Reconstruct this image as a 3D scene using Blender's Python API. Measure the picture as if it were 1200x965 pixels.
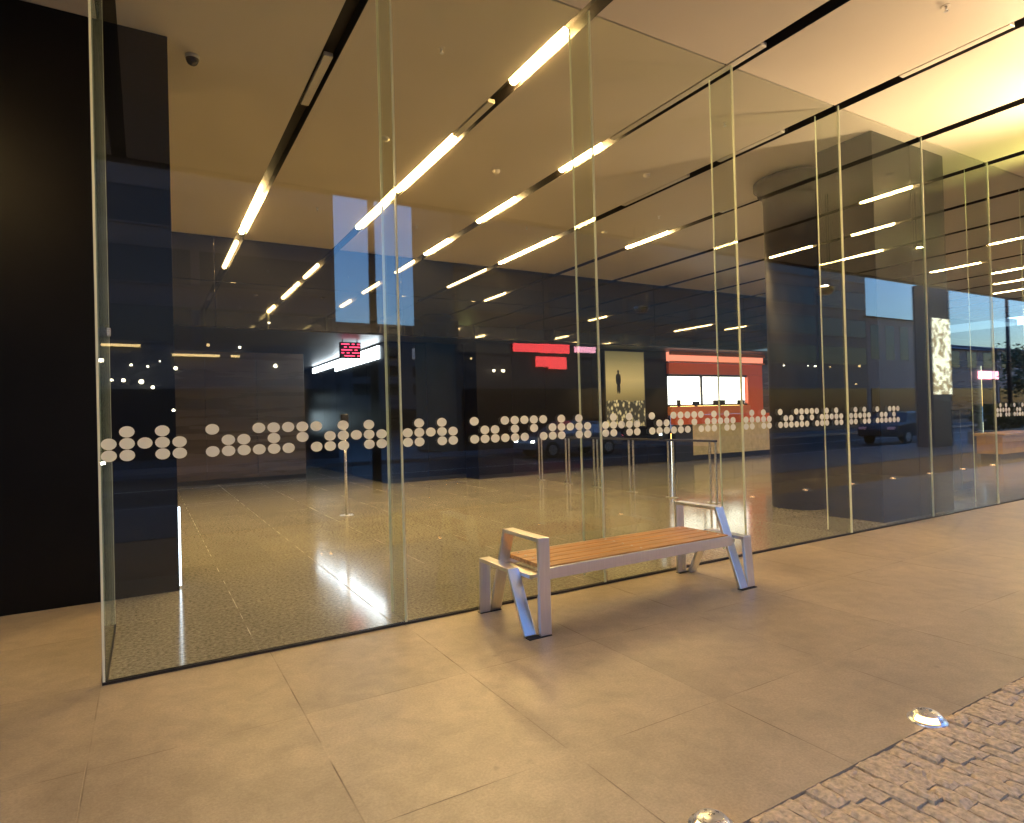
import bpy, bmesh, math, random
from mathutils import Vector, Matrix
for o in list(bpy.data.objects): bpy.data.objects.remove(o)
S = bpy.context.scene
C = S.collection
rad = math.radians
H = 5.10                      # ceiling height
def XK(k): return -0.235 + 1.865 * k   # slot / glass joint lines

# ------------------------------------------------------------------ camera
cam_d = bpy.data.cameras.new('camera')
cam = bpy.data.objects.new('camera', cam_d); C.objects.link(cam); S.camera = cam
yaw, pit, rol = rad(30.3968), rad(0.52414), rad(-1.58639)
fw = Vector((math.sin(yaw)*math.cos(pit), math.cos(yaw)*math.cos(pit), math.sin(pit)))
rt = Vector((math.cos(yaw), -math.sin(yaw), 0)); up = rt.cross(fw)
r2 = rt*math.cos(rol) + up*math.sin(rol); u2 = up*math.cos(rol) - rt*math.sin(rol)
m = Matrix.Identity(4)
for i in range(3): m[i][0], m[i][1], m[i][2] = r2[i], u2[i], -fw[i]
m.translation = Vector((0, -4.4033, 1.5)); cam.matrix_world = m
cam_d.sensor_fit = 'HORIZONTAL'; cam_d.sensor_width = 36; cam_d.lens = 732.47/1200*36
cam_d.clip_start = 0.05; cam_d.clip_end = 2000

# ------------------------------------------------------------------ world, sun, exposure
SUN_EL, SUN_ROT = rad(3.0), rad(20)
W = bpy.data.worlds.new('World'); S.world = W; W.use_nodes = True
wn = W.node_tree.nodes; wl = W.node_tree.links
sky = wn.new('ShaderNodeTexSky'); sky.sky_type = 'NISHITA'; sky.sun_disc = False
sky.sun_elevation = SUN_EL; sky.sun_rotation = SUN_ROT; sky.ozone_density = 3.0; sky.dust_density = 0.4; sky.air_density = 1.0
tint = wn.new('ShaderNodeMix'); tint.data_type = 'RGBA'; tint.blend_type = 'MULTIPLY'; tint.inputs[0].default_value = 1
tint.inputs[7].default_value = (.90, .90, 1.18, 1); wl.new(sky.outputs[0], tint.inputs[6])
wl.new(tint.outputs[2], wn['Background'].inputs[0]); wn['Background'].inputs[1].default_value = 1.85
sd = bpy.data.lights.new('sun', 'SUN'); sd.energy = 0.03; sd.angle = rad(10); sd.color = (1, .75, .55)
so = bpy.data.objects.new('sun', sd); C.objects.link(so)
so.rotation_euler = (rad(90)-SUN_EL, 0, math.pi-SUN_ROT)
S.view_settings.view_transform = 'Standard'; S.view_settings.look = 'None'
S.view_settings.exposure = 0.12; S.view_settings.gamma = 1.0
S.cycles.use_denoising = True
S.cycles.max_bounces = 12; S.cycles.transparent_max_bounces = 48; S.cycles.glossy_bounces = 6
S.cycles.sample_clamp_indirect = 6.0; S.cycles.use_light_tree = True
S.cycles.caustics_reflective = True; S.cycles.blur_glossy = 0.5
TUBE_L = 200.0
WARM = (1.0, .65, .25)

# ------------------------------------------------------------------ materials
def newmat(name):
    m = bpy.data.materials.new(name); m.use_nodes = True
    nt = m.node_tree; b = nt.nodes['Principled BSDF']
    return m, nt, b
def N(nt, t, **kw):
    n = nt.nodes.new(t)
    for k, v in kw.items(): setattr(n, k, v)
    return n
def mat(name, col, rough=.5, metal=0., noise=0., scale=8., bump=0., spec=.5, stretch=None, rvar=0., coat=0.):
    m, nt, b = newmat(name)
    b.inputs['Roughness'].default_value = rough; b.inputs['Metallic'].default_value = metal
    b.inputs['Specular IOR Level'].default_value = spec
    b.inputs['Coat Weight'].default_value = coat
    b.inputs['Base Color'].default_value = (*col, 1)
    if noise or bump or rvar:
        tc = N(nt, 'ShaderNodeNewGeometry'); mp = N(nt, 'ShaderNodeMapping')
        nt.links.new(tc.outputs['Position'], mp.inputs[0])
        if stretch: mp.inputs['Scale'].default_value = stretch
        nz = N(nt, 'ShaderNodeTexNoise'); nz.inputs['Scale'].default_value = scale; nz.inputs['Detail'].default_value = 6
        nt.links.new(mp.outputs[0], nz.inputs['Vector'])
        if noise:
            r = N(nt, 'ShaderNodeMapRange'); r.inputs[1].default_value = .3; r.inputs[2].default_value = .7
            r.inputs[3].default_value = 1-noise; r.inputs[4].default_value = 1+noise
            nt.links.new(nz.outputs[0], r.inputs[0])
            mx = N(nt, 'ShaderNodeVectorMath', operation='SCALE'); mx.inputs[0].default_value = col
            nt.links.new(r.outputs[0], mx.inputs['Scale']); nt.links.new(mx.outputs[0], b.inputs['Base Color'])
        if rvar:
            r = N(nt, 'ShaderNodeMapRange'); r.inputs[1].default_value = .3; r.inputs[2].default_value = .7
            r.inputs[3].default_value = rough-rvar; r.inputs[4].default_value = rough+rvar
            nt.links.new(nz.outputs[0], r.inputs[0]); nt.links.new(r.outputs[0], b.inputs['Roughness'])
        if bump:
            bp = N(nt, 'ShaderNodeBump'); bp.inputs['Strength'].default_value = bump; bp.inputs['Distance'].default_value = .01
            nt.links.new(nz.outputs[0], bp.inputs['Height']); nt.links.new(bp.outputs[0], b.inputs['Normal'])
    return m
def emit(name, col, s, base=(.8,.8,.8)):
    m, nt, b = newmat(name)
    b.inputs['Base Color'].default_value = (*base, 1)
    b.inputs['Emission Color'].default_value = (*col, 1); b.inputs['Emission Strength'].default_value = s
    return m
def glass_mat(name, tint, extra=0.0, ior=1.5):
    """thin-walled glass: straight-through transparency mixed with mirror reflection by Fresnel"""
    m = bpy.data.materials.new(name); m.use_nodes = True; nt = m.node_tree; nt.nodes.clear()
    out = N(nt, 'ShaderNodeOutputMaterial'); mix = N(nt, 'ShaderNodeMixShader')
    tr = N(nt, 'ShaderNodeBsdfTransparent'); tr.inputs[0].default_value = (*tint, 1)
    gl = N(nt, 'ShaderNodeBsdfGlossy'); gl.inputs['Roughness'].default_value = 0.0
    gl.inputs[0].default_value = (.92, .97, .95, 1)
    fr = N(nt, 'ShaderNodeFresnel'); geo = N(nt, 'ShaderNodeNewGeometry')
    mr = N(nt, 'ShaderNodeMapRange'); mr.inputs[3].default_value = ior; mr.inputs[4].default_value = 1/ior
    nt.links.new(geo.outputs['Backfacing'], mr.inputs[0]); nt.links.new(mr.outputs[0], fr.inputs[0])
    ad = N(nt, 'ShaderNodeMath', operation='ADD', use_clamp=True); ad.inputs[1].default_value = extra
    nt.links.new(fr.outputs[0], ad.inputs[0]); nt.links.new(ad.outputs[0], mix.inputs[0])
    nt.links.new(tr.outputs[0], mix.inputs[1]); nt.links.new(gl.outputs[0], mix.inputs[2]); nt.links.new(mix.outputs[0], out.inputs[0])
    return m
def floor_mat(name, col, rough, joints_x, joints_y, jw, jcol, speck, speck_scale, blot, bump, vari, metalspec=.5, warm=(1,1,1)):
    """joints_x=(offset,pitch); world-space slabs with per slab variation, mottling, joints"""
    m, nt, b = newmat(name); L = nt.links.new
    geo = N(nt, 'ShaderNodeNewGeometry'); sep = N(nt, 'ShaderNodeSeparateXYZ'); L(geo.outputs['Position'], sep.inputs[0])
    def ma(op, a, bb=None):
        n = N(nt, 'ShaderNodeMath', operation=op)
        for i, v in enumerate((a, bb)):
            if v is None: continue
            if isinstance(v, (int, float)): n.inputs[i].default_value = v
            else: L(v, n.inputs[i])
        return n.outputs[0]
    ux = ma('DIVIDE', ma('SUBTRACT', sep.outputs[0], joints_x[0]), joints_x[1])
    uy = ma('DIVIDE', ma('SUBTRACT', sep.outputs[1], joints_y[0]), joints_y[1])
    dx = ma('MULTIPLY', ma('PINGPONG', ux, .5), joints_x[1]); dy = ma('MULTIPLY', ma('PINGPONG', uy, .5), joints_y[1])
    d = ma('MINIMUM', dx, ma('MULTIPLY', dy, 1.5))
    # wear breaks the joint line up
    nj = N(nt, 'ShaderNodeTexNoise'); nj.inputs['Scale'].default_value = 3.1; L(geo.outputs['Position'], nj.inputs['Vector'])
    jm = N(nt, 'ShaderNodeMapRange', interpolation_type='SMOOTHSTEP'); jm.inputs[1].default_value = jw*.4; jm.inputs[2].default_value = jw*1.5
    jm.inputs[3].default_value = 1; jm.inputs[4].default_value = 0; L(d, jm.inputs[0])
    jr = N(nt, 'ShaderNodeMapRange'); jr.inputs[1].default_value = .38; jr.inputs[2].default_value = .62; jr.inputs[3].default_value = 0.0; jr.inputs[4].default_value = 1; L(nj.outputs[0], jr.inputs[0])
    jf = ma('MULTIPLY', jm.outputs[0], jr.outputs[0])
    cb = N(nt, 'ShaderNodeCombineXYZ'); L(ma('FLOOR', ux), cb.inputs[0]); L(ma('FLOOR', uy), cb.inputs[1])
    wn_ = N(nt, 'ShaderNodeTexWhiteNoise', noise_dimensions='3D'); L(cb.outputs[0], wn_.inputs['Vector'])
    n1 = N(nt, 'ShaderNodeTexNoise'); n1.inputs['Scale'].default_value = .9; n1.inputs['Detail'].default_value = 7; n1.inputs['Roughness'].default_value = .6; L(geo.outputs['Position'], n1.inputs['Vector'])
    n2 = N(nt, 'ShaderNodeTexNoise'); n2.inputs['Scale'].default_value = speck_scale; n2.inputs['Detail'].default_value = 4; n2.inputs['Roughness'].default_value = .7; L(geo.outputs['Position'], n2.inputs['Vector'])
    def rng(src, lo, hi, a=.3, c=.7):
        r = N(nt, 'ShaderNodeMapRange'); r.inputs[1].default_value = a; r.inputs[2].default_value = c; r.inputs[3].default_value = lo; r.inputs[4].default_value = hi; L(src, r.inputs[0]); return r.outputs[0]
    n3 = N(nt, 'ShaderNodeTexNoise'); n3.inputs['Scale'].default_value = 7; n3.inputs['Detail'].default_value = 5; n3.inputs['Roughness'].default_value = .65; n3.inputs['Distortion'].default_value = .6; L(geo.outputs['Position'], n3.inputs['Vector'])
    st = N(nt, 'ShaderNodeTexVoronoi'); st.inputs['Scale'].default_value = 2.3; st.inputs['Randomness'].default_value = 1; L(geo.outputs['Position'], st.inputs['Vector'])
    spot = rng(st.outputs['Distance'], .72, 1, .015, .05)
    f = ma('MULTIPLY', ma('MULTIPLY', rng(n3.outputs[0], 1-blot*.55, 1+blot*.55), spot), 1.0)
    f = ma('MULTIPLY', f, rng(wn_.outputs[0], 1-vari, 1+vari, 0, 1)); f = ma('MULTIPLY', ma('MULTIPLY', f, rng(n1.outputs[0], 1-blot, 1+blot)), rng(n2.outputs[0], 1-speck, 1+speck))
    f_old = ma('MULTIPLY', ma('MULTIPLY', rng(wn_.outputs[0], 1-vari, 1+vari, 0, 1), rng(n1.outputs[0], 1-blot, 1+blot)), rng(n2.outputs[0], 1-speck, 1+speck))
    sc = N(nt, 'ShaderNodeVectorMath', operation='SCALE'); sc.inputs[0].default_value = col; L(f, sc.inputs['Scale'])
    mx = N(nt, 'ShaderNodeMix', data_type='RGBA'); L(jf, mx.inputs[0]); L(sc.outputs[0], mx.inputs[6]); mx.inputs[7].default_value = (*jcol, 1)
    L(mx.outputs[2], b.inputs['Base Color'])
    L(ma('ADD', rng(n1.outputs[0], rough-.02, rough+.04), ma('MULTIPLY', jf, .3)), b.inputs['Roughness'])
    b.inputs['Specular IOR Level'].default_value = metalspec
    h = ma('SUBTRACT', ma('MULTIPLY', n2.outputs[0], bump), ma('MULTIPLY', jf, 1.0))
    bp = N(nt, 'ShaderNodeBump'); bp.inputs['Strength'].default_value = .5; bp.inputs['Distance'].default_value = .004
    L(h, bp.inputs['Height']); L(bp.outputs[0], b.inputs['Normal'])
    return m

M = {}
M['paver'] = floor_mat('warm_stone_paving', (.405,.322,.20), .36, (-.255,.9325), (0,1.056), .0032, (.21,.16,.10), .16, 80, .22, .5, .08)
M['granite'] = floor_mat('polished_granite', (.28,.262,.212), .11, (.62,.9325), (1.25,1.865), .0035, (.42,.38,.29), .6, 38, .08, .05, .06)
M['street_pave'] = floor_mat('grey_street_paving', (.16,.16,.165), .5, (0,.6), (0,.6), .006, (.12,.12,.12), .1, 60, .15, .3, .1)
M['cobble'] = mat('split_cobble_stone', (.62,.48,.29), .75, noise=.3, scale=45, bump=1.0)
M['grout'] = mat('cobble_bedding', (.34,.26,.16), .9, noise=.3, scale=40)
M['asphalt'] = mat('asphalt', (.05,.05,.055), .45, noise=.3, scale=30, bump=.3)
M['kerb'] = mat('kerb_stone', (.35,.35,.35), .6, noise=.15, scale=12)
M['ceiling'] = mat('ceiling_paint', (.56,.49,.38), .55, noise=.04, scale=.6, bump=.02)
M['black'] = mat('black_metal', (.012,.011,.010), .45)
M['slot'] = mat('slot_black', (.018,.013,.010), .6)
M['blackglass'] = mat('black_glass_cladding', (.006,.006,.007), .04, noise=.2, scale=1.5, spec=.5)
M['boxclad'] = mat('black_lacquer_cladding', (.004,.004,.004), .34, noise=.2, scale=1.5, spec=.15)
M['blackpanel'] = mat('black_satin_panel', (.005,.0045,.0045), .35, noise=.3, scale=1.5, spec=.18)
M['bronze'] = mat('dark_bronze_column', (.012,.009,.005), .48, spec=.16, metal=0, noise=.2, scale=2, stretch=(1,1,.15))
M['bulk'] = mat('bulkhead_glass', (.008,.008,.008), .03, noise=.15, scale=.7, spec=.75)
M['brownwall'] = mat('brown_brushed_wall', (.10,.072,.052), .28, noise=.3, scale=1.2, stretch=(.25,.25,3), rvar=.05)
M['tube'] = emit('lit_tube', WARM, TUBE_L)
M['unlit'] = mat('frosted_diffuser', (.62,.56,.45), .35)
M['glass'] = glass_mat('clear_pane_glass', (.975,.99,.98), .004)
M['finglass'] = glass_mat('fin_glass', (.93,.95,.90), .0, 1.25)
M['edge'] = mat('polished_glass_edge', (.88,.90,.66), .3)
M['dot'], nt_, b_ = newmat('frosted_vinyl_dot')
b_.inputs['Base Color'].default_value = (.86,.88,.92,1); b_.inputs['Roughness'].default_value = .6
tl_ = N(nt_, 'ShaderNodeBsdfTranslucent'); tl_.inputs[0].default_value = (.85,.90,.96,1); mx_ = N(nt_, 'ShaderNodeMixShader'); mx_.inputs[0].default_value = .5
nt_.links.new(b_.outputs[0], mx_.inputs[1]); nt_.links.new(tl_.outputs[0], mx_.inputs[2]); nt_.links.new(mx_.outputs[0], nt_.nodes['Material Output'].inputs[0])
M['steel'] = mat('brushed_steel', (.74,.74,.74), .30, metal=.85, noise=.06, scale=30, rvar=.06, stretch=(1,1,8))
M['alu'] = mat('brushed_bench_metal', (.80,.80,.80), .29, metal=1.0, noise=.04, scale=60, stretch=(1,1,.08), bump=.03)
M['wood'] = mat('oiled_hardwood', (.50,.25,.08), .36, noise=.35, scale=6, stretch=(.6,9,9), bump=.15)
M['rubber'] = mat('rubber', (.02,.02,.02), .8)
M['red'] = mat('red_laminate', (.72,.13,.045), .4)
M['orange'] = mat('orange_laminate', (.70,.22,.10), .4)
M['cream'] = mat('cream_counter_panel', (.66,.56,.36), .45, noise=.12, scale=9)
M['kioskglow'] = emit('lightbox_white', (1,.97,.9), 3.2)
M['redglow'] = emit('lit_red_band', (1,.32,.19), 1.15, (.6,.1,.05))
M['coolglow'] = emit('cool_white_fascia', (.82,.92,1), 14.0)
M['led'] = emit('red_led', (1,.05,.12), 4.0, (.1,.02,.02))
M['ledblue'] = emit('violet_led', (.35,.3,.9), .35, (.1,.1,.1))
M['screen'] = emit('small_screen', (.7,.9,1), 5)
M['dark'] = mat('dark_plastic', (.02,.02,.022), .4)

# ------------------------------------------------------------------ mesh helpers
class MB:
    def __init__(s): s.v = []; s.f = []; s.sm = []
    def add(s, vs, fs, smooth=False):
        o = len(s.v); s.v += [tuple(v) for v in vs]; s.f += [[i+o for i in f] for f in fs]; s.sm += [smooth]*len(fs); return s
    def box(s, x0, x1, y0, y1, z0, z1):
        v = [(x,y,z) for x in (x0,x1) for y in (y0,y1) for z in (z0,z1)]
        return s.add(v, [(0,1,3,2),(4,6,7,5),(0,4,5,1),(2,3,7,6),(0,2,6,4),(1,5,7,3)])
    def cyl(s, x, y, z0, z1, r, r1=None, n=24, cap=True):
        r1 = r if r1 is None else r1
        v = [(x+r*math.cos(2*math.pi*i/n), y+r*math.sin(2*math.pi*i/n), z0) for i in range(n)] + \
            [(x+r1*math.cos(2*math.pi*i/n), y+r1*math.sin(2*math.pi*i/n), z1) for i in range(n)]
        s.add(v, [(i,(i+1)%n,(i+1)%n+n,i+n) for i in range(n)], True)
        if cap: s.add(v, [list(range(n))[::-1], list(range(n,2*n))])
        return s
    def lathe(s, x, y, prof, n=32):
        v = []; 
        for r, z in prof: v += [(x+r*math.cos(2*math.pi*i/n), y+r*math.sin(2*math.pi*i/n), z) for i in range(n)]
        f = [(j*n+i, j*n+(i+1)%n, (j+1)*n+(i+1)%n, (j+1)*n+i) for j in range(len(prof)-1) for i in range(n)]
        return s.add(v, f, True)
    def tube(s, a, b, r, n=10, r1=None):
        a = Vector(a); b = Vector(b); d = (b-a).normalized(); u = d.orthogonal().normalized(); w = d.cross(u); r1 = r if r1 is None else r1
        v = [a+(u*math.cos(2*math.pi*i/n)+w*math.sin(2*math.pi*i/n))*r for i in range(n)] + [b+(u*math.cos(2*math.pi*i/n)+w*math.sin(2*math.pi*i/n))*r1 for i in range(n)]
        s.add(v, [(i,(i+1)%n,(i+1)%n+n,i+n) for i in range(n)], True); s.add(v, [list(range(n))[::-1], list(range(n,2*n))]); return s
    def band(s, pts, x0, x1, t):
        """flat bar following a polyline in the YZ plane, mitred, thickness t, spanning x0..x1"""
        P = [Vector((p[0], p[1])) for p in pts]; L = []; R = []
        for i, p in enumerate(P):
            d0 = (P[i]-P[i-1]).normalized() if i > 0 else (P[1]-P[0]).normalized()
            d1 = (P[i+1]-P[i]).normalized() if i < len(P)-1 else d0
            if i == 0: d0 = d1
            n0 = Vector((-d0.y, d0.x)); n1 = Vector((-d1.y, d1.x)); n = (n0+n1).normalized(); k = t/2/max(.3, n.dot(n0))
            L.append(p+n*k); R.append(p-n*k)
        nn = len(P); v = []
        for x in (x0, x1):
            v += [(x, q.x, q.y) for q in L] + [(x, q.x, q.y) for q in R]
        o = 2*nn; f = []
        for i in range(nn-1):
            f += [(i, i+1, nn+i+1, nn+i), (o+i, o+nn+i, o+nn+i+1, o+i+1), (i, o+i, o+i+1, i+1), (nn+i, nn+i+1, o+nn+i+1, o+nn+i)]
        f += [(0, nn, o+nn, o), (nn-1, o+nn-1, o+2*nn-1, 2*nn-1)]
        return s.add(v, f)
    def build(s, name, m, parent=None, bevel=0., seg=2):
        me = bpy.data.meshes.new(name); me.from_pydata(s.v, [], s.f)
        me.polygons.foreach_set('use_smooth', s.sm)
        bm = bmesh.new(); bm.from_mesh(me)
        bmesh.ops.remove_doubles(bm, verts=bm.verts, dist=1e-5)
        bmesh.ops.recalc_face_normals(bm, faces=bm.faces)
        bm.to_mesh(me); bm.free()
        me.materials.append(m)
        o = bpy.data.objects.new(name, me); C.objects.link(o)
        if parent: o.parent = parent; o.location = -parent.location if not parent.rotation_euler.z else (0,0,0)
        if bevel:
            b = o.modifiers.new('bevel', 'BEVEL'); b.width = bevel; b.segments = seg; b.limit_method = 'ANGLE'; b.angle_limit = rad(40)
        return o
def tag(o, label=None, cat=None, group=None, kind=None):
    if label: o['label'] = label
    if cat: o['category'] = cat
    if group: o['group'] = group
    if kind: o['kind'] = kind
    return o
def thing(name, label, cat, loc=(0,0,0), group=None, rz=0):
    o = bpy.data.objects.new(name, None); C.objects.link(o); o.location = loc; o.rotation_euler = (0,0,rz); o.empty_display_size = .2
    return tag(o, label, cat, group)
def copy_thing(src, loc, label=None, group=None, rz=None):
    r = src.copy(); C.objects.link(r); r.location = loc
    if rz is not None: r.rotation_euler = (0,0,rz)
    if label: r['label'] = label
    if group: r['group'] = group
    for ch in list(src.children):
        c = ch.copy(); C.objects.link(c); c.parent = r
        for g in list(ch.children):
            d = g.copy(); C.objects.link(d); d.parent = c
    return r
def struct(name, mb, m, bevel=0): return tag(mb.build(name, m, bevel=bevel), kind='structure')
rnd = random.Random(7)

# ------------------------------------------------------------------ setting: ground, floors, ceiling
struct('ground', MB().box(-400,600,-700,-9.2,-.5,-.13).box(-400,600,40,700,-.5,-.13).box(-400,-40,-9.2,40,-.5,-.13).box(60,600,-9.2,40,-.5,-.13), M['asphalt'])
struct('street_paving', MB().box(-40,60,-9.0,-5.3,-.3,0), M['street_pave'])
struct('kerb', MB().box(-40,60,-9.2,-9.0,-.3,.004), M['kerb'], .02)
struct('paving', MB().box(-40,60,-2.83,.0,-.3,0).box(-40,-.25,.0,2.1,-.3,0), M['paver'])
struct('lobby_floor', MB().box(-.25,60,.0,2.1,-.3,-.001).box(-10,60,2.1,22,-.3,-.001), M['granite'])
struct('road_marking', MB().box(-40,60,-14.1,-13.98,-.128,-.124), mat('road_paint', (.7,.7,.7), .6))
struct('far_pavement', MB().box(-60,120,-21.9,-18.5,-.3,0), M['street_pave'])

# ceiling: strips between the light slots, with a shadow joint at the glass line
SK = list(range(-4, 18))
cb = MB()
hw = .085
for a, k in enumerate(SK[:-1]):
    x0, x1 = XK(k)+hw, XK(k+1)-hw
    for y0, y1 in ((-5.3, -2.66), (-2.65, -.011), (.011, 8.64)):
        cb.box(x0, x1, y0, y1, H, H+.05)
struct('ceiling', cb, M['ceiling'])
struct('roof_slab', MB().box(-9,32,-5.45,20,H+.30,H+1.2).box(-9,32,-5.45,-5.302,H-.02,H+.30), M['black'])
struct('lobby_low_ceiling', MB().box(-12,36,8.80,20,3.40,3.5), M['black'])

# ------------------------------------------------------------------ ceiling light channels with their tubes
LIT = {1:[(6.03,8.3,1),(1.76,2.85,0)],
       2:[(.34,1.37,1),(1.82,2.80,0),(2.84,4.95,1),(5.70,7.07,1)],
       3:[(-.4,1.95,0),(2.17,3.13,1),(4.45,5.79,1),(7.12,8.3,1)],
       4:[(-1.75,-.72,0),(.75,1.81,0),(2.4,3.9,0),(6.10,8.3,1)],
       5:[(1.5,3.4,0),(4.74,5.99,1)],
       6:[(-1.93,-1.06,1),(2.2,3.4,0)],
       7:[(-5.2,-4.1,1),(-3.21,-2.34,1)],
       8:[(-4.6,-3.6,1),(2.65,3.72,1)],
       9:[(-2.3,-1.3,1)],
       10:[(-4.4,-3.2,1)],
       11:[(-3.76,-2.88,1),(1.52,3.65,1)],
       12:[(-4.44,-3.53,1),(2.72,3.85,1)],
       13:[(-5.2,-4.3,1)],
       0:[(.6,1.7,0),(4.3,5.6,1)], -1:[(3.2,4.5,1),(-3.3,-2.0,1)], -2:[(5.0,6.3,1)], -3:[(-2.5,-1.2,1)]}
where = {1:'slot leftmost of those in view, running down behind the first pane',
 2:'slot with three glowing tubes, crossing the photo top near its middle',
 3:'slot with one long unlit diffuser above three small glowing tubes',
 4:'slot reaching the right photo edge near the top, pale diffuser outside the glass',
 5:'slot that ends at the flared top of the round column',
 6:'slot crossing the top corner of the black box column',
 7:'slot just right of the black box column top'}
ORD = 'second third fourth fifth sixth seventh eighth ninth tenth eleventh'.split()
for k in SK[1:-1]:
    x = XK(k)
    lab = 'black ceiling ' + where[k] if k in where else ('black ceiling slot at the far right, ' + ORD[k-8] + ' beyond the black box column' if k > 7 else 'black ceiling slot hidden over the clad wall at left')
    t = thing('ceiling_light_slot', lab[:200], 'light slot', (x,0,H), 'light slots running across the ceiling')
    b = MB().box(x-hw,x+hw,-5.3,8.64,H+.13,H+.15)
    b.box(x-hw-.001,x-hw+.004,-5.3,8.64,H+.002,H+.13).box(x+hw-.004,x+hw+.001,-5.3,8.64,H+.002,H+.13)
    b.build('channel', M['slot'], t)
    for (a, c, on) in LIT.get(k, []):
        g = MB()
        n = 10; r = .046
        if on: g.tube((x,a+.03,H+.035),(x,c-.03,H+.035),r,12).build('lit_tube', M['tube'], t)
        else: g.box(x-.045,x+.045,a,c,H+.012,H+.06).build('diffuser', M['unlit'], t, .008)

# ------------------------------------------------------------------ glass facade
PAT = '011 111 010 111 011 000 101 011 011 101 111 101 110 101 011 111 010 111 011'.split()
def dots(x0, y, x1=99, z=1.335, pitch=.0925, r=.040):
    b = MB()
    for i, c in enumerate(PAT):
        x = x0 + .045 + pitch*i
        if x > x1: break
        for j, ch in enumerate(c):
            if ch == '1':
                zz = z + .0705*(2-j); n = 18
                v = [(x+r*math.cos(2*math.pi*q/n), y, zz+r*.86*math.sin(2*math.pi*q/n)) for q in range(n)]
                w = [(a, y+.0006, c_) for a, _, c_ in v]
                b.add(v, [list(range(n))])
    return b
PT = .019
panelab = ['tall glass pane with the free polished left edge, nearest the camera',
 'tall glass pane to the left of the bench, second from the free edge',
 'tall glass pane directly behind the wooden bench seat',
 'tall glass pane between the right end of the bench and the round column',
 'tall glass pane in front of the black box column',
 'tall glass pane where the dots stop, right of the black box column front',
 'tall glass pane at the right photo edge']
for k in range(0, 11):
    x0, x1 = XK(k)-.012*(k == 0)+.004, XK(k+1)-.004
    t = thing('glass_screen', panelab[k] if k < 7 else 'tall glass pane further along the facade than the right photo edge', 'glass pane', (x0,0,0), 'tall frameless panes of the glass facade')
    MB().box(x0+.002,x1-.002,-PT/2,PT/2,.012,H+.02).build('pane', M['glass'], t)
    MB().box(x0-.002,x0+(.010 if k == 0 else .0015),-PT/2-.0005,PT/2+.0005,.012,H+.02).box(x1-.0015,x1+.0015,-PT/2-.0005,PT/2+.0005,.012,H+.02).build('polished_edge', M['edge'], t)
    if k not in (5,):
        dots(XK(k), -PT/2-.0014, 8.35 if k == 4 else 99).build('dot_band', M['dot'], t)
    MB().box(XK(k)-.012*(k == 0),XK(k+1),-.017,-PT/2-.0006,-.0,.016).box(XK(k)-.012*(k == 0),XK(k+1),PT/2+.0006,.017,-.0,.016).build('base_channel', M['black'], t)
finlab = ['deep clear glass return panel running inward from the free left edge',
 'narrow glass fin at the joint left of the bench','narrow glass fin at the joint behind the bench seat',
 'narrow glass fin at the joint over the right bench end','narrow glass fin against the black box column left side',
 'narrow glass fin in front of the black box column','narrow glass fin right of the black box column']
for k in range(0, 11):
    x = XK(k); d = 1.25 if k == 0 else .30
    if k in (5,): continue
    t = thing('glass_fin', finlab[k] if k < 7 else 'narrow glass fin beyond the right photo edge', 'glass fin', (x,.02,0), 'glass fins stiffening the facade')
    f = .0095
    MB().box(x-f+.001,x+f-.001,.013,d-.006,.012,H+.02).build('fin_panel', M['finglass'] if k else M['glass'], t)
    MB().box(x-f,x+f,d-.004,d+.001,.012,H+.02).build('polished_edge', M['edge'], t)
    if k == 0:
        MB().box(x-.015,x+.015,.02,d,0,.012).build('base_channel', M['black'], t)
        MB().box(x-.02,x+.02,d-.06,d-.004,2.2,2.26).build('patch_fitting', M['steel'], t, .004)

# ------------------------------------------------------------------ columns and dark walls
def clad(name, label, cat, x0,x1,y0,y1,z0,z1, m, xs=(), ys=()):
    """panelled dark volume: body with thin recessed joints as separate panels on the faces"""
    t = thing(name, label, cat, (x0,y0,z0))
    MB().box(x0,x1,y0,y1,z0,z1).build('core', M['black'], t)
    return t
t = thing('clad_wall', 'tall black clad wall at the left photo edge, behind the free glass edge', 'wall', (.24,2.1,0))
MB().box(-9.0,.222,2.118,3.2,0,H-.002).build('wall_core', M['black'], t)
for i in range(7):
    a = .24-1.3*(i+1)+.004; c = .24-1.3*i
    MB().box(a, c, 2.10, 2.117, .0, H-.004).build('cladding_panel', M['blackpanel'], t, .002)
MB().box(.2225,.24,2.1175,3.2,0,H-.004).build('end_panel', M['blackpanel'], t, .002)
MB().box(.241,.262,2.20,2.225,.02,.75).build('light_strip', emit('cool_strip', (.75,.88,1), 4), t)

t = thing('box_column', 'large glossy black box column just behind the glass at right', 'column', (8.2,.16,0))
MB().box(8.222,9.978,.182,.928,0,H-.004).build('column_core', M['black'], t)
for z0, z1 in ((0.0,H-.004),):
    MB().box(8.20,9.10,.16,.18,z0,z1).build('cladding_panel', M['boxclad'], t, .002)
    MB().box(9.106,10.0,.16,.18,z0,z1).build('cladding_panel', M['boxclad'], t, .002)
    MB().box(8.20,8.22,.1815,.95,z0,z1).build('cladding_panel', M['boxclad'], t, .002)
    MB().box(9.98,10.0,.1815,.95,z0,z1).build('cladding_panel', M['boxclad'], t, .002)
t = thing('round_column', 'dark bronze round column with flared top, left of the black box column', 'column', (8.75,1.72,0))
MB().cyl(8.75,1.72,.0,H-.30,.42,n=64).build('shaft', M['bronze'], t)
MB().lathe(8.75,1.72,[(.425,H-.34),(.43,H-.25),(.50,H-.22),(.51,H-.16),(.56,H-.13),(.56,H-.05),(.45,H-.045),(.45,H-.003)],64).build('flared_cap', M['bronze'], t)

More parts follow.
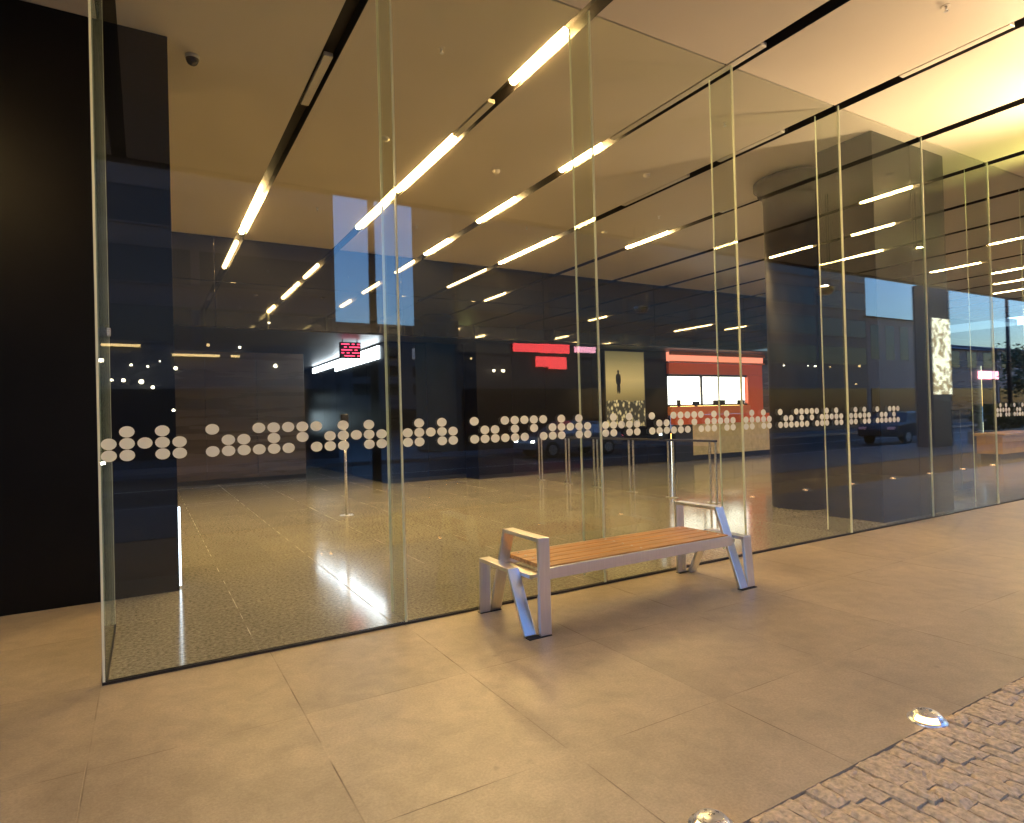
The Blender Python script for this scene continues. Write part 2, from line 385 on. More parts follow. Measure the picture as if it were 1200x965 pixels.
# bulkhead
t = thing('bulkhead', 'dark mirror-like bulkhead where the lobby ceiling ends', 'bulkhead', (10,8.65,3.38))
for i in range(12):
    x0 = -10+3.73*i
    MB().box(x0+.006,x0+3.724,8.65,8.68,3.38,4.24).build('upper_panel' , M['bulk'], t, .002)
    MB().box(x0+.006,x0+3.724,8.65,8.68,4.25,H+.1).build('upper_panel', M['bulk'], t, .002)
MB().box(-10,35,8.681,8.79,3.36,H+.3).build('backing', M['black'], t)
# lobby walls
t = thing('lobby_wall', 'brown brushed metal lobby back wall seen through the left glass pane', 'wall', (0,13.2,0))
for i in range(-3, 8): MB().box(-6+1.22*i+.004,-6+1.22*(i+1)-.004,13.2,13.24,.12,3.39).build('wall_panel', M['brownwall'], t, .003)
MB().box(-9.6,3.76,13.19,13.23,0,.115).build('skirting', M['black'], t)
MB().box(-9.6,3.76,13.242,13.5,0,3.39).build('backing', M['black'], t)
MB().box(3.65,3.76,13.24,20,0,3.39).build('return_wall', M['blackpanel'], t)
t = thing('lobby_side_wall', 'dark side wall closing the lobby far left, hidden behind the clad wall', 'wall', (-9,8,0))
for i in range(5): MB().box(-9.0,-8.98,3.21+2.0*i,3.21+2.0*i+1.99,0,H-.004).build('wall_panel', M['brownwall'], t)
MB().box(-9.2,-9.002,3.2,13.2,0,H+.2).build('backing', M['black'], t)
t = thing('corridor_end_wall', 'dark wall closing the corridor behind the cool white light band', 'wall', (4.3,19,0))
MB().box(3.77,4.93,19,19.2,0,3.39).build('wall_panel', M['blackpanel'], t)
MB().box(4.1,4.45,18.93,18.99,1.2,1.9).build('lit_notice', M['screen'], t)
MB().box(4.0,4.10,18.93,18.99,2.2,2.5).build('lit_notice', M['screen'], t)
t = thing('lobby_core', 'black glossy lobby block left of centre, its side carrying the cool white light band', 'wall', (4.95,9.9,0))
MB().box(4.97,7.0,9.92,19.3,0,3.39).build('wall_core', M['black'], t)
for i in range(2): MB().box(4.95+1.03*i,4.95+1.03*i+1.024,9.9,9.919,.1,3.385).build('cladding_panel', M['blackpanel'], t, .002)
for i in range(6): MB().box(4.95,4.969,9.92+1.5*i,9.92+1.5*i+1.494,.0,3.385).build('side_panel', M['blackpanel'], t, .002)
MB().box(4.97,6.99,9.905,9.919,0,.1).build('skirting', M['black'], t)
MB().box(4.925,4.948,10.35,17.3,3.17,3.335).box(4.925,4.948,10.35,14.4,3.02,3.168).build('light_band', M['coolglow'], t)
t = thing('lobby_block', 'black glossy lobby block between the light band and the golden poster', 'wall', (7.05,9.2,0))
MB().box(7.02,10.0,9.22,12,0,3.39).build('wall_core', M['black'], t)
for i in range(3): MB().box(7.0+1.0*i,7.0+1.0*i+.994,9.2,9.219,.1,3.385).build('cladding_panel', M['blackpanel'], t, .002)
MB().box(7.0,7.019,9.22,9.89,0,3.385).build('side_panel', M['blackpanel'], t, .002)
t = thing('lobby_rear_wall', 'black lobby wall carrying the golden poster, left of the red ticket counter', 'wall', (10,9.8,0))
MB().box(10.02,14.0,9.82,12,0,3.39).build('wall_core', M['black'], t)
for i in range(4): MB().box(10.01+1.0*i,10.01+1.0*i+.99,9.8,9.819,0,3.385).build('cladding_panel', M['blackpanel'], t, .002)
t = thing('far_lobby_wall', 'dark lobby wall to the right of the red ticket counter', 'wall', (24,10,0))
MB().box(18.6,35,10.2,10.4,0,3.39).build('wall_panel', M['brownwall'], t)
MB().box(34.8,35,-.5,10.1,0,H).build('end_wall', M['black'], t)

# ------------------------------------------------------------------ poster
def poster_mat():
    m, nt, b = newmat('backlit_poster'); L = nt.links.new
    tc = N(nt, 'ShaderNodeTexCoord'); sep = N(nt, 'ShaderNodeSeparateXYZ'); L(tc.outputs['Generated'], sep.inputs[0])
    nz = N(nt, 'ShaderNodeTexNoise'); nz.inputs['Scale'].default_value = 5; nz.inputs['Detail'].default_value = 3; L(tc.outputs['Generated'], nz.inputs['Vector'])
    vor = N(nt, 'ShaderNodeTexVoronoi'); vor.inputs['Scale'].default_value = 16; L(tc.outputs['Generated'], vor.inputs['Vector'])
    vr = N(nt, 'ShaderNodeValToRGB'); vr.color_ramp.elements[0].position = .2; vr.color_ramp.elements[0].color = (.55,.48,.26,1); vr.color_ramp.elements[1].position = .55; vr.color_ramp.elements[1].color = (.03,.028,.018,1); L(vor.outputs['Distance'], vr.inputs[0])
    gr = N(nt, 'ShaderNodeValToRGB'); e = gr.color_ramp.elements; e[0].color = (.14,.11,.04,1); e[0].position = .32; e[1].color = (.16,.13,.05,1); e[1].position = 1
    q = e.new(.62); q.color = (.42,.33,.13,1); L(sep.outputs[2], gr.inputs[0])
    ad = N(nt, 'ShaderNodeMath', operation='MULTIPLY_ADD'); ad.inputs[1].default_value = .12; L(nz.outputs[0], ad.inputs[0]); L(sep.outputs[2], ad.inputs[2])
    th = N(nt, 'ShaderNodeMath', operation='GREATER_THAN'); th.inputs[1].default_value = .40; L(ad.outputs[0], th.inputs[0])
    mx = N(nt, 'ShaderNodeMix', data_type='RGBA'); L(th.outputs[0], mx.inputs[0]); L(vr.outputs[0], mx.inputs[6]); L(gr.outputs[0], mx.inputs[7])
    L(mx.outputs[2], b.inputs['Base Color']); L(mx.outputs[2], b.inputs['Emission Color']); b.inputs['Emission Strength'].default_value = .75; b.inputs['Roughness'].default_value = .3
    return m
t = thing('poster_lightbox', 'golden backlit poster of a lone dark figure above a crowd', 'poster', (12.1,9.75,1.1))
MB().box(11.38,12.92,9.70,9.79,1.10,3.37).build('box_frame', M['dark'], t, .006)
MB().box(11.42,12.88,9.692,9.699,1.14,3.33).build('poster_print', poster_mat(), t)
fb = MB()
for (cx, cz, rx, rz) in [(11.88+(a-11.88)*.7, 2.45+(b-2.45)*.7, c*.7, d*.7) for (a, b, c, d) in ((11.88,2.86,.055,.075),(11.88,2.62,.12,.18),(11.88,2.40,.10,.16),(11.84,2.16,.05,.22),(11.93,2.16,.05,.22),(11.78,2.55,.035,.2),(11.98,2.55,.035,.2))]:
    n = 16; fb.add([(cx+rx*math.cos(2*math.pi*i/n), 9.688, cz+rz*math.sin(2*math.pi*i/n)) for i in range(n)], [list(range(n))])
fb.build('printed_figure', M['dark'], t)

# ------------------------------------------------------------------ ticket counter
t = thing('ticket_counter', 'red ticket counter with white lit windows over a cream front', 'counter', (16,9.7,0))
def kb(n, m, *b, bev=.006): 
    q = MB()
    for a in b: q.box(*a)
    return q.build(n, m, t, bev)
kb('fascia', M['redglow'], (13.9,18.25,9.66,9.9,3.10,3.38))
kb('fascia_lip', M['orange'], (13.88,18.28,9.58,9.655,3.28,3.39), (13.88,18.28,9.60,9.655,3.05,3.095))
kb('header', M['red'], (13.9,18.25,9.70,9.9,2.70,3.045))
kb('jamb', M['red'], (17.5,18.25,9.70,9.9,1.05,2.695))
kb('window_frame', M['dark'], (13.9,17.5,9.74,9.8,2.63,2.695), (15.33,15.39,9.74,9.8,1.75,2.63), (13.9,17.5,9.74,9.8,1.70,1.75))
for a, c in ((13.92,15.33),(15.39,17.45)):
    kb('lit_window', M['kioskglow'], (a,c,9.80,9.83,1.75,2.63), bev=0)
kb('sill', M['orange'], (13.9,17.5,9.62,9.8,1.42,1.69))
kb('counter_top', M['red'], (13.9,18.25,9.45,9.69,1.13,1.41))
for i in range(4): kb('counter_panel', M['cream'], (14.65+.905*i,14.65+.905*i+.895,9.50,9.68,.16,1.125))
kb('counter_end', M['dark'], (13.9,14.64,9.5,9.68,0,1.125))
kb('plinth', M['black'], (14.65,18.27,9.54,9.68,0,.155))
for x, w, h in ((14.25,.15,.17),(15.0,.3,.12),(16.05,.55,.15),(17.1,.35,.14)):
    q = thing('counter_monitor', 'small dark monitor on the ticket counter sill, ' + {14.25:'leftmost',15.0:'at the left window middle',16.05:'wide one in the right window',17.1:'at the right end'}[x], 'monitor', (x,9.66,1.69), 'monitors on the ticket counter')
    MB().box(x-w/2,x+w/2,9.66,9.69,1.72,1.72+h).build('screen', M['dark'], q, .004)
    MB().box(x-.04,x+.04,9.64,9.70,1.691,1.719).build('stand', M['dark'], q)

# ------------------------------------------------------------------ orange desk at right, black cabinet
t = thing('orange_desk', 'golden orange timber desk glimpsed at the right photo edge', 'desk', (20.7,3.6,0))
MB().box(19.5,21.9,3.3,3.9,.16,.64).build('desk_front', mat('desk_golden', (.55,.30,.09), .4, noise=.15, scale=3), t, .01)
MB().box(19.4,22.0,3.2,4.0,.645,.71).build('desk_top', mat('desk_timber', (.55,.33,.12), .35, noise=.2, scale=5), t, .01)
MB().box(19.6,21.8,3.4,3.85,0,.155).build('plinth', M['black'], t)
t = thing('black_cabinet', 'low black glossy cabinet right of the black box column', 'cabinet', (11.5,1.0,0))
MB().box(11.25,12.15,.8,1.6,.08,1.42).build('cabinet_body', M['blackglass'], t, .008)
MB().box(11.30,12.10,.85,1.55,0,.075).build('plinth', M['black'], t)
MB().box(11.23,12.17,.78,1.62,1.425,1.45).build('cabinet_top', M['black'], t, .004)

# ------------------------------------------------------------------ railing with twin posts
t = thing('post_railing', 'steel railing of twin posts and dark handrail behind the bench', 'railing', (8,5,0))
for Y in (2.8,3.75,4.8,5.9,6.9,8.0):
    x = 8.02
    MB().box(x-.012,x+.012,Y-.075,Y-.045,.0,1.0).box(x-.012,x+.012,Y+.045,Y+.075,.0,1.0).box(x-.05,x+.05,Y-.11,Y+.11,-.0,.012).build('twin_post', M['steel'], t, .002)
MB().box(7.985,8.055,2.72,8.1,1.0,1.035).build('handrail', M['dark'], t, .008)
for Y in (2.8,3.75,4.8,5.9,6.9): MB().box(8.015,8.025,Y+.09,Y+ (.93 if Y<3 else .86),.12,.93).build('glass_infill', M['finglass'], t)
t = thing('card_reader', 'small dark card reader with pale lamp on the railing', 'card reader', (8.02,3.9,1.035))
MB().box(7.96,8.08,3.86,3.98,1.035,1.19).build('reader_body', M['dark'], t, .01)
MB().box(7.95,7.959,3.89,3.95,1.1,1.16).build('reader_lamp', M['screen'], t)
t = thing('slim_post', 'slim pale post standing on the lobby floor behind the second pane', 'post', (2.75,5.6,0))
MB().cyl(2.75,5.6,.012,1.42,.022,n=16).build('shaft', M['steel'], t)
MB().cyl(2.75,5.6,0,.012,.11,n=24).build('base_plate', M['steel'], t)
MB().box(2.69,2.81,5.57,5.63,1.42,1.62).build('sign_head', M['dark'], t, .01)

# LED sign in front of the light band
t = thing('led_sign', 'small red led sign hanging above the cool white light band', 'sign', (4.1,10,3.2))
MB().box(3.92,4.42,10.1,10.16,2.98,3.36).build('sign_case', M['dark'], t, .01)
q = MB()
for i in range(7):
    for j in range(5):
        if (i*3+j*5) % 7 > 1: q.box(3.96+.062*i,3.96+.062*i+.061,10.09,10.099,3.03+.068*j,3.03+.068*j+.022)
q.build('led_segments', M['led'], t)
MB().tube((4.0,10.13,3.36),(4.0,10.13,3.40),.01).tube((4.34,10.13,3.36),(4.34,10.13,3.40),.01).build('hanger', M['dark'], t)

# ------------------------------------------------------------------ ceiling devices
def domecam(x, y, label):
    t = thing('security_camera', label, 'camera', (x,y,H))
    MB().cyl(x,y,H-.03,H,.065,n=24).build('mount', mat('camera_white', (.35,.33,.3), .4), t)
    MB().lathe(x,y,[(.058,H-.031),(.056,H-.05),(.042,H-.078),(.018,H-.092),(.001,H-.094)],24).build('dome', M['blackglass'], t)
domecam(.46,2.34,'dark dome security camera under the ceiling beside the black wall')
for i, (x, y, l) in enumerate([(4.48,3.49,'white round ceiling detector above the second lit tube row'),(6.59,2.62,'small round ceiling detector between the third and fourth slots'),(2.7,3.2,'small round ceiling detector left of the second glass joint'),(7.85,5.2,'small round ceiling detector near the round column'),(10.0,-.9,'small round ceiling detector outside the glass')]):
    t = thing('smoke_detector', l, 'detector', (x,y,H), 'detectors on the ceiling')
    MB().lathe(x,y,[(.055,H),(.055,H-.02),(.035,H-.04),(.001,H-.042)],20).build('detector_body', M['unlit'], t)

for i, (x, y) in enumerate([(2.55,6.2),(4.4,6.4),(6.3,5.6),(8.15,4.0),(2.55,1.1),(6.3,.9),(6.3,-1.6),(10.0,-2.6),(11.9,-1.4),(4.4,-1.5)]):
    t = thing('sprinkler_head', 'tiny brass sprinkler head, ' + ['far left over the lobby','between the second and third lit tube rows','over the railing','left of the round column','high at the left beside the first slot','between two glass joints above the bench','outside the glass near the photo top','outside the glass in the bright glow','outside the glass at the right edge','outside the glass above the bench'][i], 'sprinkler', (x,y,H), 'sprinklers in the ceiling')
    MB().cyl(x,y,H-.006,H,.035,n=20).build('rosette', M['unlit'], t)
    MB().cyl(x,y,H-.045,H-.006,.009,n=10).cyl(x,y,H-.05,H-.045,.02,n=12).build('nozzle', M['steel'], t)

# ------------------------------------------------------------------ bench
t = thing('bench', 'steel framed bench with orange brown timber slat seat and armrests', 'bench', (3.35,-.45,0))
def endframe(name, xi0, xi1, xo0, xo1, flip):
    yc = -.455
    def F(pts): return [(2*yc-y, z) if flip else (y, z) for y, z in pts]
    T = .028
    MB().band(F([(-.80,.006),(-.80,.655),(-.33,.655),(-.09,.006)]), xi0, xi1, T).build('armrest_frame', M['alu'], t, .003)
    MB().band(F([(-.10,.006),(-.13,.415),(-.55,.415),(-.785+T,.006)]), xo0, xo1, T).build('leg_frame', M['alu'], t, .003)
    g = F([(-.80,.02),(-.80,.24),(-.70,.24),(-.775,.02)])
    for x in (xi0+.03,):
        pass
    b = MB(); 
    for y in ((-.795,-.09) if not flip else (2*yc+.795, 2*yc+.09)):
        b.box(min(xi0,xo0)+.005,max(xi1,xo1)-.005,y-.028,y+.028,0,.006)
    b.build('foot_pad', M['rubber'], t)
    y0, y1 = sorted((F([(-.80,0)])[0][0], F([(-.72,0)])[0][0]))
    MB().box((xi0+xi1)/2-.006,(xi0+xi1)/2+.006,y0+.015,y1,.03,.25).build('gusset', M['alu'], t)
endframe('left', 2.285,2.375,2.185,2.275, False)
endframe('right', 4.265,4.355,4.365,4.455, True)
MB().box(2.385,4.255,-.765,-.735,.365,.445).build('front_rail', M['alu'], t, .004)
MB().box(2.385,4.255,-.185,-.155,.365,.445).build('rear_rail', M['alu'], t, .004)
for x in (2.55,3.32,4.08): MB().box(x-.02,x+.02,-.733,-.187,.37,.418).build('cross_bar', M['alu'], t)
for x0, x1 in ((2.277,2.384),(4.256,4.363)): MB().box(x0,x1,-.70,-.22,.375,.399).build('seat_bracket', M['alu'], t)
for X in (2.46, 3.32, 4.18):
    for i in range(5): MB().cyl(X,-.728+i*.109+.05,.4515,.4545,.009,n=12).build('bolt', M['steel'], t)
for i in range(5):
    y = -.728 + i*.109
    MB().box(2.39,4.25,y,y+.101,.42,.452).build('seat_slat', M['wood'], t, .005, 3)

# ------------------------------------------------------------------ cobbles
b = MB()
def stone(b, x0, x1, y0, y1, top):
    nx, ny = 4, 5
    V = []; 
    for i in range(nx+1):
        for j in range(ny+1):
            u, v = i/nx, j/ny
            edge = min(u,1-u,v,1-v); 
            x = x0+(x1-x0)*u; y = y0+(y1-y0)*v
            if 0 < u < 1: x += rnd.uniform(-.006,.006)
            if 0 < v < 1: y += rnd.uniform(-.008,.008)
            z = top - (.007 if edge < .01 else 0) + rnd.uniform(-.005,.006)*(1 if edge > .01 else .7)
            V.append((x,y,z))
    F = [(i*(ny+1)+j,(i+1)*(ny+1)+j,(i+1)*(ny+1)+j+1,i*(ny+1)+j+1) for i in range(nx) for j in range(ny)]
    b.add(V, F, False)
    o = [(x0,y0),(x1,y0),(x1,y1),(x0,y1)]; c = [0,nx*(ny+1),(nx+1)*(ny+1)-1,ny]
    b.add([V[c[i]] for i in range(4)] + [(p[0],p[1],-.06) for p in o], [(i,(i+1)%4,(i+1)%4+4,i+4) for i in range(4)])
x = 1.2
while x < 14:
    w = rnd.uniform(.06,.10); y = -2.833
    while y > (-4.3 if x < 7 else -3.9):
        l = rnd.uniform(.07,.26)
        stone(b, x+.002, x+w-.002, max(y-l+.002,-5.29), y-.002, rnd.uniform(-.004,.010))
        y -= l
    x += w
tag(b.build('cobble_strip', M['cobble']), 'rough split stone cobbles along the edge of the smooth paving', 'cobbles', kind='stuff')
struct('cobble_bed', MB().box(-40,60,-5.298,-2.832,-.3,-.012), M['grout'])

# ------------------------------------------------------------------ ground dome lights
t0 = thing('ground_light', 'lit steel dome light set where the paving meets the cobbles', 'ground light', (3.19,-2.80,0), 'dome lights along the paving edge')
def gl(parent):
    # dome with a wedge-shaped window on the glass side
    n = 72; prof = [(.084,0),(.084,.007),(.072,.010),(.068,.020),(.056,.035),(.038,.045),(.018,.049),(.001,.05)]
    v = []; 
    for r, z in prof: v += [(r*math.cos(2*math.pi*i/n), r*math.sin(2*math.pi*i/n), z) for i in range(n)]
    f = []; fl = []
    for j in range(len(prof)-1):
        for i in range(n):
            a = math.degrees(2*math.pi*(i+.5)/n) % 360
            q = (j*n+i, j*n+(i+1)%n, (j+1)*n+(i+1)%n, (j+1)*n+i)
            win = 2 <= j <= 3 and any(abs((a-c+180) % 360-180) < 48 for c in (20, 205))
            (fl if win else f).append(q)
    o = MB().add(v, f, True).build('dome_cap', M['steel'], None); o.parent = parent
    vi = [(x*.93, y*.93, z*.98) for x, y, z in v]
    o2 = MB().add(vi, fl, True).build('lens', emit('warm_lens', (1,.55,.20), 8), None); o2.parent = parent
gl(t0)
xs = [1.735] + [3.19+1.455*i for i in range(1, 11)]
for i, x in enumerate(xs):
    copy_thing(t0, (x,-2.79,0), 'dome light partly cut off by the bottom photo edge' if i == 0 else 'one of the far dome lights mirrored as white points low in the right glass', 'dome lights along the paving edge')

# ------------------------------------------------------------------ up-lighting floods hung below the outer ceiling, right of the frame
def flood(x, y, z, label, col, e, tgt, ang):
    t = thing('uplight', label, 'uplight', (x,y,z), 'uplights washing the outer ceiling')
    MB().lathe(x,y,[(.02,z-.06),(.10,z-.05),(.14,z),(.145,z+.06),(.13,z+.055),(.09,z+.0),(.001,z-.005)],28).build('bowl', M['steel'], t)
    MB().tube((x+.13,y,z),(x+.13,y,H),.008).tube((x-.13,y,z),(x-.13,y,H),.008).build('hanger', M['dark'], t)
    ld = bpy.data.lights.new('uplight_lamp', 'SPOT'); ld.energy = e; ld.color = col; ld.spot_size = rad(ang); ld.spot_blend = 1.0; ld.shadow_soft_size = .05
    lo = bpy.data.objects.new('uplight_lamp', ld); C.objects.link(lo); lo.parent = t; lo.location = (0,0,.05)
    d = Vector(tgt)-Vector((x,y,z+.05)); lo.rotation_mode = 'QUATERNION'; lo.rotation_quaternion = (-d).to_track_quat('Z','Y')
flood(9.8,-1.9,3.45,'steel bowl uplight whose warm glow floods the ceiling at the right photo edge',(1,.70,.42),1050,(7.6,-1.5,H),150)
flood(11.4,-1.2,4.1,'steel bowl uplight whose greenish glow tints the ceiling at right',(.88,.85,.25),190,(9.9,-.5,H),140)
flood(8.3,-4.7,3.5,'steel bowl uplight near the outer ceiling edge, washing it peach',(1,.72,.46),1500,(8.1,-4.3,H),150)

# ------------------------------------------------------------------ street side (seen mirrored in the glass)
facm = [mat('facade_grey', (.07,.075,.085), .6, noise=.15, scale=.4), mat('facade_brown', (.065,.05,.04), .6, noise=.2, scale=.5), mat('facade_slate', (.028,.032,.04), .5, noise=.2, scale=.4), mat('facade_pale', (.11,.11,.12), .6, noise=.1, scale=.4)]
M['win'] = mat('dark_window', (.015,.018,.022), .12, spec=.3); M['winlit'] = emit('warm_window', (1,.75,.4), .5)
M['shopwarm'] = emit('shop_warm', (1,.62,.18), 9); M['shopred'] = emit('shop_red', (1,.07,.07), 9, (.5,.05,.05)); M['shoppink'] = emit('shop_pink', (1,.35,.45), 9)
M['lampw2'] = emit('wall_bulb', (1,.85,.6), 30); M['lampw'] = emit('street_bulb', (1,.9,.7), 60); M['car'] = [mat('car_dark', (.03,.04,.06), .25, coat=.6), mat('car_silver', (.4,.42,.45), .25, metal=.5, coat=.6), mat('car_red', (.3,.02,.02), .25, coat=.6)]
M['roof'] = mat('roof_tiles', (.13,.13,.15), .7, noise=.2, scale=3)
def building(x0, x1, y, h, fm, label, floors, bays, gable=False, shop=None, litp=.04, depth=12, lamps=(), ribbon=False):
    t = thing('street_building', label, 'building', (x0,y,0))
    MB().box(x0,x1,y-depth,y,-.1,h).build('wall', fm, t)
    if gable:
        MB().add([(x0-.3,y+.3,h),(x1+.3,y+.3,h),(x1+.3,y-depth-.3,h),(x0-.3,y-depth-.3,h),(x0-.3,y-depth/2,h+gable),(x1+.3,y-depth/2,h+gable)], [(0,1,5,4),(2,3,4,5),(0,4,3),(1,2,5),(0,3,2,1)]).build('roof', M['roof'], t)
    else: MB().box(x0-.15,x1+.15,y-depth-.1,y+.15,h,h+.4).build('cornice', fm, t)
    bw = (x1-x0)/bays; fh = (h-4.0)/floors
    for i in range(bays):
        for j in range(floors):
            xa = x0+bw*(i+(.03 if ribbon else .22)); xb = x0+bw*(i+(.97 if ribbon else .78)); za = 4.2+fh*j+.35*fh*.6; zb = 4.2+fh*j+fh*.82
            w = MB().box(xa-.08,xb+.08,y+.002,y+.05,za-.08,za-.002).box(xa-.08,xb+.08,y+.002,y+.05,zb+.002,zb+.08).build('window_frame', fm, t)
            g = MB().box(xa,xb,y+.003,y+.02,za,zb).build('window_pane', M['winlit'] if (rnd.random() < litp and not ribbon) else M['win'], w)
            g.location = (0,0,0)
    MB().box(x0+.3,x1-.3,y+.003,y+.04,.3,2.9).build('shop_window', M['win'], t)
    for (lx, lz) in lamps: lr = rnd.uniform(.3,.75); MB().lathe(lx,y+.25,[(.001,lz-.12*lr),(.09*lr,lz-.09*lr),(.125*lr,lz),(.09*lr,lz+.09*lr),(.001,lz+.12*lr)],12).build('wall_lamp', M['lampw2'] if rnd.random() < .55 else M['shopwarm'], t)
    if shop:
        for (xa, xb, za, zb, mm) in shop: MB().box(xa,xb,y+.06,y+.2,za,zb).build('lit_sign', M[mm], t)
    return t
Yb = -22
building(-46,-26,Yb,15,facm[1],'brown street building across the road, furthest left',4,6)
building(-25.8,-9,Yb,19,facm[2],'slate street building across the road, left of the warm lit shopfront',5,5)
building(-8.8,7.0,Yb,17,facm[0],'grey street building across the road with a warm lit shopfront strip',6,3,shop=[(-1.3,-.1,4.42,4.50,'shopwarm'),(.9,2.5,4.12,4.20,'shopwarm'),(2.9,3.2,4.12,4.2,'shopwarm')],depth=5,ribbon=True,lamps=[(-1.0,3.2),(-.65,3.2),(-.1,3.15),(.25,2.95),(-1.3,3.9),(-.4,3.75),(.1,3.7),(.5,3.9),(1.0,3.65),(.9,2.1),(2.1,4.55),(4.3,5.5),(4.5,3.8),(3.2,4.5)])
building(12.5,28,Yb,16,facm[1],'brown street building across the road with a red lit sign',6,3,depth=5,ribbon=True,lamps=[(13.2,4.3),(14.4,3.75),(14.9,3.75)],shop=[(15.6,17.1,4.72,5.12,'shopred'),(17.16,18.9,4.70,5.15,'shopred'),(19.3,20.6,4.78,5.08,'shoppink'),(16.9,17.6,4.0,4.5,'shopred'),(17.66,18.7,3.9,4.5,'shopred')])
building(28.03,45.97,Yb,14,facm[2],'slate street building across the road, right of the red sign',5,3,ribbon=True,lamps=[(36,4.4),(38.5,4.4),(39.3,4.4),(41,4.4),(44.5,4.5),(44,3.2)])
building(46,54,Yb,8.2,facm[3],'low pale street house with a pitched roof, left of the lit banner pillar',1,4,gable=1.6)
building(54.3,66,Yb,6.2,facm[0],'low grey street house with magenta lit shop sign',1,4,gable=1.4,shop=[(62.5,66,3.7,4.4,'shoppink')])
building(17,36,-70,13,facm[0],'distant grey building glimpsed through the gap between the street buildings',4,5)
building(66.3,90,Yb,6.4,facm[3],'low pale street house, furthest right',1,6,gable=1.3)
# advertising pillar
t = thing('banner_pillar', 'tall dark pillar with a lit picture banner, mirrored at right', 'pillar', (25.4,-7.6,0))
MB().box(24.4,25.75,-7.9,-7.3,0,5.9).build('pillar_body', mat('pillar_grey', (.12,.11,.12), .5), t)
def banner():
    m, nt, b = newmat('banner_print'); L = nt.links.new
    tc = N(nt, 'ShaderNodeTexCoord'); nz = N(nt, 'ShaderNodeTexNoise'); nz.inputs['Scale'].default_value = 4.5; L(tc.outputs['Object'], nz.inputs['Vector'])
    r = N(nt, 'ShaderNodeValToRGB'); r.color_ramp.elements[0].position = .42; r.color_ramp.elements[0].color = (.25,.18,.06,1); r.color_ramp.elements[1].position = .52; r.color_ramp.elements[1].color = (.95,.92,.7,1)
    L(nz.outputs[0], r.inputs[0]); L(r.outputs[0], b.inputs['Emission Color']); b.inputs['Emission Strength'].default_value = 5
    return m
MB().box(24.45,25.7,-7.29,-7.27,1.9,4.66).build('lit_banner', banner(), t)
# street lamps
l0 = thing('street_lamp', 'street lamp on a thin dark pole, nearest of the three', 'street lamp', (4.15,-8.3,0), 'street lamps along the kerb')
def lampparts(p):
    for n_, q, m_ in (('pole', MB().tube((0,0,0),(0,0,7.2),.10,12,.06), M['dark']), ('arm', MB().tube((0,0,7.1),(0,-1.1,7.35),.03), M['dark']), ('lamp_head', MB().box(-.12,.12,-1.6,-1.0,7.33,7.42), M['dark']), ('lamp_glass', MB().box(-.09,.09,-1.55,-1.05,7.31,7.328), M['lampw'])):
        o = q.build(n_, m_, None); o.parent = p
lampparts(l0)
copy_thing(l0, (27.5,-8.3,0), 'street lamp on a thin dark pole, mirrored right of the banner pillar')
copy_thing(l0, (33,-8.3,0), 'street lamp on a thin dark pole, furthest right')
# cars
def car(x, y, rz, cm, label, lights=True):
    t = thing('street_car', label, 'car', (x,y,-.13), 'cars in the street', rz)
    prof = [(-2.15,.35),(-2.2,.62),(-2.05,.88),(-1.5,.95),(-1.0,1.38),(.35,1.42),(1.05,.98),(1.95,.84),(2.18,.62),(2.15,.32)]
    def sec(w, inset):
        return [(px, w if pz < 1.0 else w-inset, pz) for px, pz in prof]
    a = sec(.86,.16); n = len(a); v = a + [(p[0],-p[1],p[2]) for p in a]
    o = MB().add(v, [list(range(n))[::-1], list(range(n,2*n))] + [(i,(i+1)%n,(i+1)%n+n,i+n) for i in range(n)]).build('body', cm, None, .06, 3); o.parent = t
    for s in (1,-1):
        g = MB().add([(-1.35,s*.79,.99),(-.92,s*.735,1.32),(.30,s*.735,1.35),(.90,s*.79,1.0)], [(0,1,2,3)]).build('side_window', M['win'], None); g.parent = t
        for wx in (-1.35,1.4):
            w = MB().tube((wx,s*.70,.32),(wx,s*.88,.32),.32,20).build('wheel', M['rubber'], None); w.parent = t
            h = MB().tube((wx,s*.885,.32),(wx,s*.89,.32),.2,16).build('rim', M['steel'], None); h.parent = w
        h = MB().box(2.12,2.2,s*.62-.09,s*.62+.09,.62,.70).build('headlight', emit('headlight', (1,.96,.85), 55) if lights else M['unlit'], None); h.parent = t
        h = MB().box(-2.22,-2.12,s*.62-.14,s*.62+.14,.66,.78).build('tail_light', emit('tail', (1,.03,.02), 6 if lights else .2), None); h.parent = t
    return t
car(-3.3,-16.6,rad(20),M['car'][0],'dark car with glaring headlights, mirrored at the left')
car(15.0,-16.6,rad(180),M['car'][1],'silver car driving past the red sign')
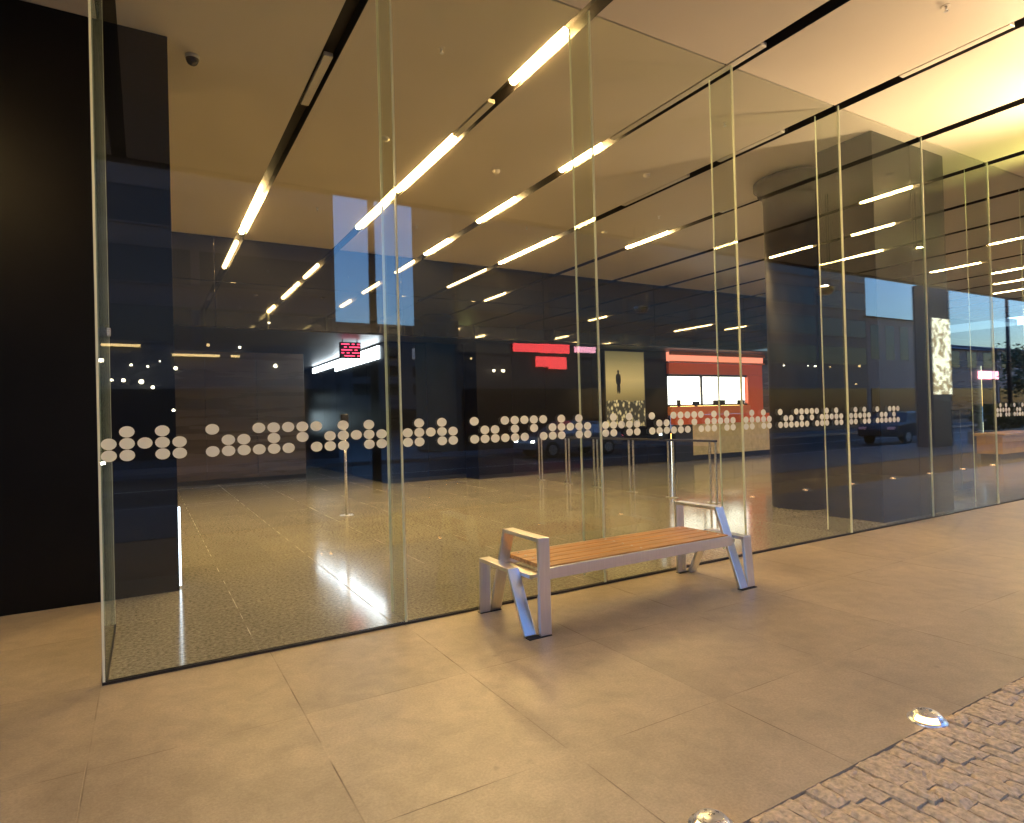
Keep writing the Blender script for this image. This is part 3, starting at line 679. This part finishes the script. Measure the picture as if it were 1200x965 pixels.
car(29.5,-11.0,rad(0),M['car'][0],'dark car parked at the near kerb, mirrored by the black box column',False)
# street trees
M['leaf'] = mat('foliage', (.05,.08,.03), .6, noise=.5, scale=3); M['bark'] = mat('bark', (.09,.06,.04), .8, noise=.3, scale=12, bump=.5)
def tree(x, y, h, label, seed):
    r = random.Random(seed); t = thing('street_tree', label, 'tree', (x,y,0), 'trees along the street')
    q = MB().tube((x,y,-.05),(x+.1,y,h*.45),.14,10,.09)
    cl = []
    for i in range(9):
        a = r.uniform(0,6.28); e = (x+math.cos(a)*h*.22, y+math.sin(a)*h*.22, h*r.uniform(.55,.92)); q.tube((x+.1,y,h*r.uniform(.35,.45)),e,.05,6,.015); cl.append(e)
    q.build('trunk', M['bark'], t)
    b = MB()
    for c in cl:
        for i in range(260):
            d = Vector((r.gauss(0,1),r.gauss(0,1),r.gauss(0,.8)))*h*.085; p = Vector(c)+d; s = r.uniform(.05,.11)
            u = Vector((r.uniform(-1,1),r.uniform(-1,1),r.uniform(-1,1))).normalized(); w = u.orthogonal().normalized()
            b.add([p-u*s, p+w*s*.6, p+u*s, p-w*s*.6], [(0,1,2,3)])
    b.build('crown', M['leaf'], t)
tree(48,-8.2,4.6,'small street tree between the furthest two trees and the pale houses',3)
tree(36.0,-8.2,4.2,'small street tree mirrored at the right photo edge',5)
tree(41.5,-8.4,4.8,'small street tree, furthest along the street',8)
t = thing('hedge_planter', 'long planter with a clipped green hedge beside the near pavement', 'planter', (31,-7,0))
MB().box(27,40,-7.4,-6.8,0,.5).build('planter_box', M['kerb'], t, .02)
b = MB(); r = random.Random(4)
for i in range(5200):
    p = Vector((r.uniform(27.1,39.9), r.uniform(-7.4,-6.8), r.uniform(.5,1.5))); s = r.uniform(.04,.09)
    u = Vector((r.uniform(-1,1),r.uniform(-1,1),r.uniform(-1,1))).normalized(); w = u.orthogonal().normalized(); b.add([p-u*s,p+w*s*.6,p+u*s,p-w*s*.6],[(0,1,2,3)])
b.build('hedge', M['leaf'], t)
